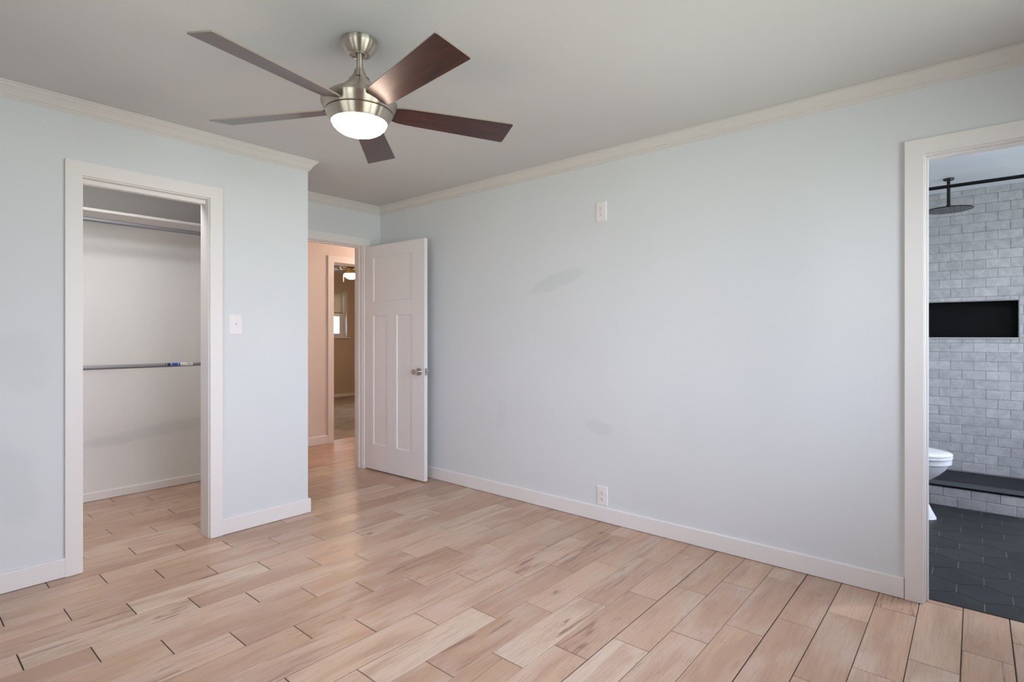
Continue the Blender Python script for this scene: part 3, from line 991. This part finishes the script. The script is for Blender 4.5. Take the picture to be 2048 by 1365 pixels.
finish('downrod', bm, M['nickel'], fan, 40)
fpart('coupling_cover', [(0.0, 2.303), (0.0180, 2.303), (0.0195, 2.299), (0.0230, 2.289), (0.0290, 2.276), (0.0380, 2.261), (0.0480, 2.2475), (0.0600, 2.2350), (0.0730, 2.2240), (0.0880, 2.2135)], M['nickel'])
fpart('motor_housing', [(0.080, 2.2165), (0.0885, 2.2128), (0.104, 2.2040), (0.122, 2.1925), (0.138, 2.1800), (0.1500, 2.1670), (0.1515, 2.1630), (0.1502, 2.1550), (0.1460, 2.1460), (0.1402, 2.1360), (0.1345, 2.1275), (0.128, 2.127), (0.0, 2.127)], M['nickel'], sm=24)
fpart('seam_band', [(0.1275, 2.128), (0.1300, 2.1265), (0.1300, 2.1225), (0.1275, 2.121)], M['seam'])
fpart('light_kit_ring', [(0.0, 2.1235), (0.130, 2.1235), (0.1335, 2.1215), (0.1290, 2.1130), (0.1230, 2.1030), (0.1165, 2.0925), (0.1125, 2.0862), (0.1105, 2.0845), (0.1085, 2.088)], M['nickel'])
fpart('light_globe', [(0.1095, 2.0865), (0.1085, 2.082), (0.103, 2.070), (0.092, 2.058), (0.076, 2.0475), (0.056, 2.040), (0.030, 2.0355), (0.0, 2.034)], M['globe'])
# vent slots in the cover
for k in range(5):
    a = math.radians(46.1 + 36 + 72 * k)
    bm = bmesh.new()
    c = Vector((math.cos(a), math.sin(a), 0)); t = Vector((-math.sin(a), math.cos(a), 0))
    q = [c * 0.0375 + t * s + Vector((0, 0, -0.1585 + dz)) for s, dz in ((-.009, 0), (.009, 0), (.009, .0022), (-.009, .0022))]
    loft(bm, [q, [p + c * 0.002 for p in q]])
    finish('vent_slot', bm, M['slot'], fan)
def blade(k):
    a = math.radians(46.125 + 72 * k)
    n_ = 14
    z0 = 2.139 - 2.42
    half = []
    for (r, w) in ((0.138, 0.043), (0.146, 0.0455), (0.156, 0.049), (0.170, 0.0525), (0.20, 0.0555), (0.646, 0.0722)):
        half.append((r, w))
    pts = [(r, -w) for r, w in half]
    cr = 0.009
    for i in range(6):
        t = math.radians(-90 + 18 * i)
        pts.append((0.655 - cr + cr * math.cos(t), -0.0722 + cr + cr * math.sin(t)))
    for i in range(6):
        t = math.radians(0 + 18 * i)
        pts.append((0.655 - cr + cr * math.cos(t), 0.0722 - cr + cr * math.sin(t)))
    pts += [(r, w) for r, w in reversed(half[:-1])]
    # drop the straight points that coincide with the tip arcs
    clean = [p for p in pts if not (abs(p[0] - 0.646) < 1e-6 and abs(abs(p[1]) - 0.0722) < 1e-6)]
    bm = bmesh.new()
    T = 0.0055
    lo = [bm.verts.new((p[0], p[1], 0)) for p in clean]
    hi = [bm.verts.new((p[0], p[1], T)) for p in clean]
    f = bm.faces.new(lo[::-1]); f.material_index = 0
    f = bm.faces.new(hi); f.material_index = 0
    for i in range(len(clean)):
        j = (i + 1) % len(clean)
        bm.faces.new([lo[i], lo[j], hi[j], hi[i]]).material_index = 1
    recalc(bm)
    o = finish('blade', bm, [M['mahogany'], M['blade_edge']], fan)
    o.matrix_local = Matrix.Translation((0, 0, z0)) @ Matrix.Rotation(a, 4, 'Z') @ Matrix.Rotation(math.radians(-13.46), 4, 'X')
    bm = bmesh.new()
    box(bm, 0.105, 0.235, -0.020, 0.020, T, T + 0.004, 0.001)
    br = finish('blade_bracket', bm, M['nickel'], o)
    return o
for k in range(5): blade(k)

# ------------------------------------------------------------------ closet fittings
shelf = empty('closet_shelf', (0.87, 4.79, 2.08), 'white closet shelf running along the back wall above the upper rod', 'shelf')
bm = bmesh.new(); box(bm, -0.969, 0.972, -0.150, 0.149, 0.0, 0.019, 0.002)
finish('shelf_board', bm, M['trim'], shelf)
bm = bmesh.new(); box(bm, -0.969, 0.972, 0.130, 0.149, -0.045, 0.0, 0.002)
#finish('shelf_cleat', bm, M['trim'], shelf)
bm.free()

def closet_rod(zc, yc, label, stickers):
    r = empty('closet_rod', (0.0, yc, zc), label, 'closet rod')
    bm = bmesh.new()
    xj = 1.62 if stickers else 1.9
    tube_pts = [(-0.085, 0, 0), (min(xj, 1.83), 0, 0)]
    tube(bm, tube_pts, 0.0150, 28)
    finish('outer_tube', bm, M['rod_grey'], r, 40)
    if stickers:
        bm = bmesh.new(); tube(bm, [(1.60, 0, 0), (1.83, 0, 0)], 0.0130, 28)
        finish('inner_tube', bm, M['rod_grey'], r, 40)
        def ring(nm, x0, x1, mat, par, rr, a0=-200, a1=20, seg=24):
            bm = bmesh.new()
            g = []
            for i in range(seg + 1):
                a = math.radians(a0 + (a1 - a0) * i / seg)
                g.append((bm.verts.new((x0, rr * math.cos(a), -rr * math.sin(a))), bm.verts.new((x1, rr * math.cos(a), -rr * math.sin(a)))))
            for p, q in zip(g, g[1:]):
                bm.faces.new([p[0], p[1], q[1], q[0]])
            recalc(bm)
            return finish(nm, bm, mat, par, 60)
        s = ring('label_sticker', 1.430, 1.530, M['blue_label'], r, 0.01515)
        ring('label_band', 1.430, 1.462, M['navy_label'], s, 0.0153)
        ring('label_print', 1.436, 1.440, M['white_label'], s, 0.0154, -190, -120)
        ring('label_print', 1.466, 1.474, M['green_label'], s, 0.0154, -190, -90)
        ring('label_print', 1.515, 1.519, M['white_label'], s, 0.0154, -200, -110)
        b = ring('barcode_sticker', 1.530, 1.618, M['white_label'], r, 0.01515, -225, -60)
        for q in range(7):
            x = 1.578 + q * 0.0045
            ring('barcode_line', x, x + (0.0022 if q % 2 else 0.0012), M['slot'], b, 0.0154, -170, -110)
    for x, s in ((-0.098, 1), (1.841, -1)):
        bm = bmesh.new()
        lathe(bm, [(0.030, x), (0.030, x + s * 0.004), (0.019, x + s * 0.006), (0.019, x + s * 0.018)], 24, 0, 0, axis='x')
        finish('end_socket', bm, M['rod_grey'], r, 40)
    return r
closet_rod(2.022, 4.66, 'upper grey metal closet rod hanging just under the shelf', False)
closet_rod(0.994, 4.66, 'lower grey metal closet rod with blue and white stickers', True)

# ------------------------------------------------------------------ bathroom fittings
sh = empty('rain_shower', (5.475, 0.158, BH), 'round black rain shower head hanging from the bathroom ceiling', 'shower head')
bm = bmesh.new()
lathe(bm, [(0.0, -0.0005), (0.036, -0.0005), (0.036, -0.004), (0.032, -0.014), (0.015, -0.017)], 36)
finish('ceiling_flange', bm, M['bronze'], sh, 35)
bm = bmesh.new()
lathe(bm, [(0.0115, -0.015), (0.0115, -0.205), (0.0145, -0.206), (0.0145, -0.222), (0.010, -0.224)], 24)
finish('shower_arm', bm, M['bronze'], sh, 35)
bm = bmesh.new()
def disc_nozzles(bm):
    for rr, n_ in ((0.0, 1), (0.022, 6), (0.044, 12), (0.066, 18), (0.088, 24), (0.110, 30), (0.132, 36)):
        for i in range(n_):
            a = 2 * math.pi * i / n_
            cx_, cy_ = rr * math.cos(a), rr * math.sin(a)
            ps = [(cx_ + 0.0026 * math.cos(t), cy_ + 0.0026 * math.sin(t)) for t in [k * math.pi / 3 for k in range(6)]]
            loft(bm, [[(p[0], p[1], -0.2480) for p in ps], [(p[0], p[1], -0.2510) for p in ps]], mat=1)
disc_nozzles(bm)
lathe(bm, [(0.0, -0.222), (0.018, -0.223), (0.020, -0.236), (0.150, -0.2405), (0.1535, -0.2425), (0.1535, -0.2460), (0.150, -0.2485), (0.0, -0.2485)], 64)
finish('spray_disc', bm, [M['bronze'], M['rod_grey']], sh, 30)

rod = empty('shower_curtain_rod', (5.0, -0.5, 2.288), 'straight black shower curtain rod above the tiled curb', 'curtain rod')
bm = bmesh.new(); tube(bm, [(0, BY0 + 0.5 + 0.003, 0), (0, BY1 + 0.5 - 0.003, 0)], 0.0125, 24)
finish('rod_tube', bm, M['black_metal'], rod, 40)
for y, s in ((BY0 + 0.5, 1), (BY1 + 0.5, -1)):
    bm = bmesh.new(); lathe(bm, [(0.032, y + s * 0.001), (0.032, y + s * 0.006), (0.018, y + s * 0.02)], 24, 0, 0, axis='y')
    finish('rod_flange', bm, M['black_metal'], rod, 35)

# toilet: local frame, front towards -Y
toi = empty('toilet', (4.575, 0.108, 0.0), 'white porcelain toilet with closed lid on the black bathroom floor', 'toilet')
def egg(yf, yb, hw, z, n_=40, p=2.15):
    c = yf + (yb - yf) * 0.50
    out = []
    for i in range(n_):
        a = 2 * math.pi * i / n_
        ca, sa = math.cos(a), math.sin(a)
        ex = 2 / p
        x_ = hw * math.copysign(abs(ca) ** ex, ca)
        y_ = math.copysign(abs(sa) ** ex, sa)
        y_ = c + (yb - c) * y_ if y_ > 0 else c + (c - yf) * y_
        if y_ < c:   # taper toward the front
            x_ *= 1 - 0.10 * ((c - y_) / (c - yf)) ** 2
        out.append((x_, y_, z))
    return out
bm = bmesh.new()
loft(bm, [egg(0.085, 0.60, 0.112, 0.0), egg(0.088, 0.60, 0.108, 0.012), egg(0.112, 0.60, 0.098, 0.06), egg(0.142, 0.60, 0.090, 0.13), egg(0.172, 0.60, 0.088, 0.18),
          egg(0.180, 0.60, 0.092, 0.205), egg(0.155, 0.60, 0.108, 0.232), egg(0.110, 0.60, 0.132, 0.262), egg(0.068, 0.60, 0.154, 0.298), egg(0.035, 0.60, 0.172, 0.335), egg(0.016, 0.60, 0.183, 0.368), egg(0.015, 0.60, 0.185, 0.368),
          egg(0.006, 0.60, 0.190, 0.373), egg(0.004, 0.60, 0.191, 0.402), egg(0.010, 0.60, 0.187, 0.406)])
finish('bowl', bm, M['porcelain'], toi, 40)
bm = bmesh.new()
loft(bm, [egg(0.006, 0.50, 0.189, 0.409), egg(0.000, 0.505, 0.194, 0.411), egg(0.000, 0.505, 0.194, 0.423), egg(0.004, 0.50, 0.191, 0.425)])
finish('seat', bm, M['porcelain'], toi, 40)
bm = bmesh.new()
loft(bm, [egg(0.006, 0.50, 0.189, 0.4275), egg(0.000, 0.505, 0.194, 0.430), egg(0.000, 0.505, 0.194, 0.438), egg(0.010, 0.495, 0.186, 0.445), egg(0.060, 0.45, 0.14, 0.450), egg(0.12, 0.40, 0.08, 0.452)])
finish('lid', bm, M['porcelain'], toi, 40)
bm = bmesh.new()
box(bm, -0.085, 0.085, 0.46, 0.50, 0.405, 0.435, 0.006)
finish('lid_hinge', bm, M['porcelain'], toi, 30)
bm = bmesh.new(); box(bm, -0.205, 0.205, 0.62, 0.825, 0.385, 0.745, 0.018)
tank = finish('tank', bm, M['porcelain'], toi, 30)
bm = bmesh.new(); box(bm, -0.150, 0.150, 0.56, 0.70, 0.25, 0.40, 0.02)
finish('tank_shelf', bm, M['porcelain'], toi, 30)
bm = bmesh.new(); box(bm, -0.215, 0.215, 0.61, 0.833, 0.745, 0.775, 0.010)
finish('tank_lid', bm, M['porcelain'], toi, 30)
bm = bmesh.new(); tube(bm, [(-0.14, 0.625, 0.69), (-0.14, 0.605, 0.69), (-0.08, 0.602, 0.685)], 0.006, 12)
finish('flush_lever', bm, M['chrome'], tank, 40)

# ------------------------------------------------------------------ far room: hugging ceiling fan, shade
ff = empty('ceiling_fan', (4.96, 7.60, 2.42), 'brass ceiling fan with dark blades and lit bowl light, seen through the hall doorway', 'ceiling fan')
bm = bmesh.new(); lathe(bm, [(0, -0.0005), (0.10, -0.0005), (0.11, -0.02), (0.12, -0.07), (0.115, -0.10), (0.07, -0.125)], 36)
finish('motor_housing', bm, M['dark_blade'], ff, 35)
bm = bmesh.new(); lathe(bm, [(0.07, -0.115), (0.075, -0.14), (0.085, -0.17), (0.098, -0.20), (0.102, -0.214), (0.102, -0.2195), (0.07, -0.2195)], 36)
finish('light_kit', bm, M['antique_brass'], ff, 35)
bm = bmesh.new(); lathe(bm, [(0.080, -0.2200), (0.108, -0.2200), (0.110, -0.2300), (0.107, -0.250), (0.090, -0.270), (0.068, -0.288), (0.035, -0.300), (0, -0.304)], 36, cap=False)
finish('light_globe', bm, M['far_globe'], ff, 35)
for k in range(5):
    a = math.radians(118 + 72 * k)
    bm = bmesh.new()
    pts = [(0.20, -0.055), (0.62, -0.07), (0.66, -0.05), (0.67, 0), (0.66, 0.05), (0.62, 0.07), (0.20, 0.055)]
    loft(bm, [[(p[0], p[1], 0) for p in pts], [(p[0], p[1], 0.006) for p in pts]])
    b = finish('blade', bm, M['dark_blade'], ff)
    b.matrix_local = Matrix.Translation((0, 0, -0.135)) @ Matrix.Rotation(a, 4, 'Z') @ Matrix.Rotation(math.radians(12), 4, 'X')
    bm = bmesh.new()
    for s in (-1, 1):
        tube(bm, [(0.07, s * 0.01, 0.012), (0.12, s * 0.045, -0.006), (0.17, s * 0.050, -0.010), (0.225, s * 0.02, -0.004)], 0.006, 8)
    finish('blade_bracket', bm, M['dark_blade'], b, 40)
for s, L in ((-1, 0.12), (1, 0.15)):
    d = Vector((math.sin(YAW), -math.cos(YAW), 0)) * 0.123 * s
    bm = bmesh.new(); tube(bm, [(d.x, d.y, -0.225), (d.x, d.y, -0.225 - L)], 0.004, 8)
    finish('pull_chain', bm, M['antique_brass'], ff, 40)

sd = empty('window_shade', (5.67, 9.645, 2.072), 'pale roller shade half lowered over the far room window', 'window shade')
bm = bmesh.new(); box(bm, -0.44, 0.43, -0.002, 0.002, -0.40, -0.01)
finish('shade_cloth', bm, M['shade'], sd)
bm = bmesh.new(); box(bm, -0.44, 0.43, -0.007, 0.007, -0.42, -0.40, 0.002)
finish('bottom_bar', bm, M['antique_brass'], sd)
bm = bmesh.new(); tube(bm, [(-0.44, 0, -0.018), (0.43, 0, -0.018)], 0.016, 16)
finish('roller', bm, M['shade'], sd, 40)

# rings round the added, unseen closet and bathroom fill lights
for nm, (lx, ly, lz), r0 in (('trim_closet_fill_ring', CLOSET_FILL, 0.213), ('trim_bathroom_fill_ring', BATH_FILL, 0.078)):
    bm = bmesh.new(); lathe(bm, [(r0, lz - 0.006), (r0 + .018, lz - 0.004), (r0 + .018, lz + 0.0075), (r0, lz + 0.0075), (r0, lz - 0.006)], 36, lx, ly, cap=False)
    structure(finish(nm, bm, M['trim'], None, 35))

# base ring of the hall's ceiling lamp
bm = bmesh.new(); lathe(bm, [(0, 2.4195), (0.15, 2.4195), (0.15, 2.40), (0.13, 2.39)], 36, 4.55, 4.80)
structure(finish('trim_hall_lamp_base', bm, M['nickel'], None, 35))
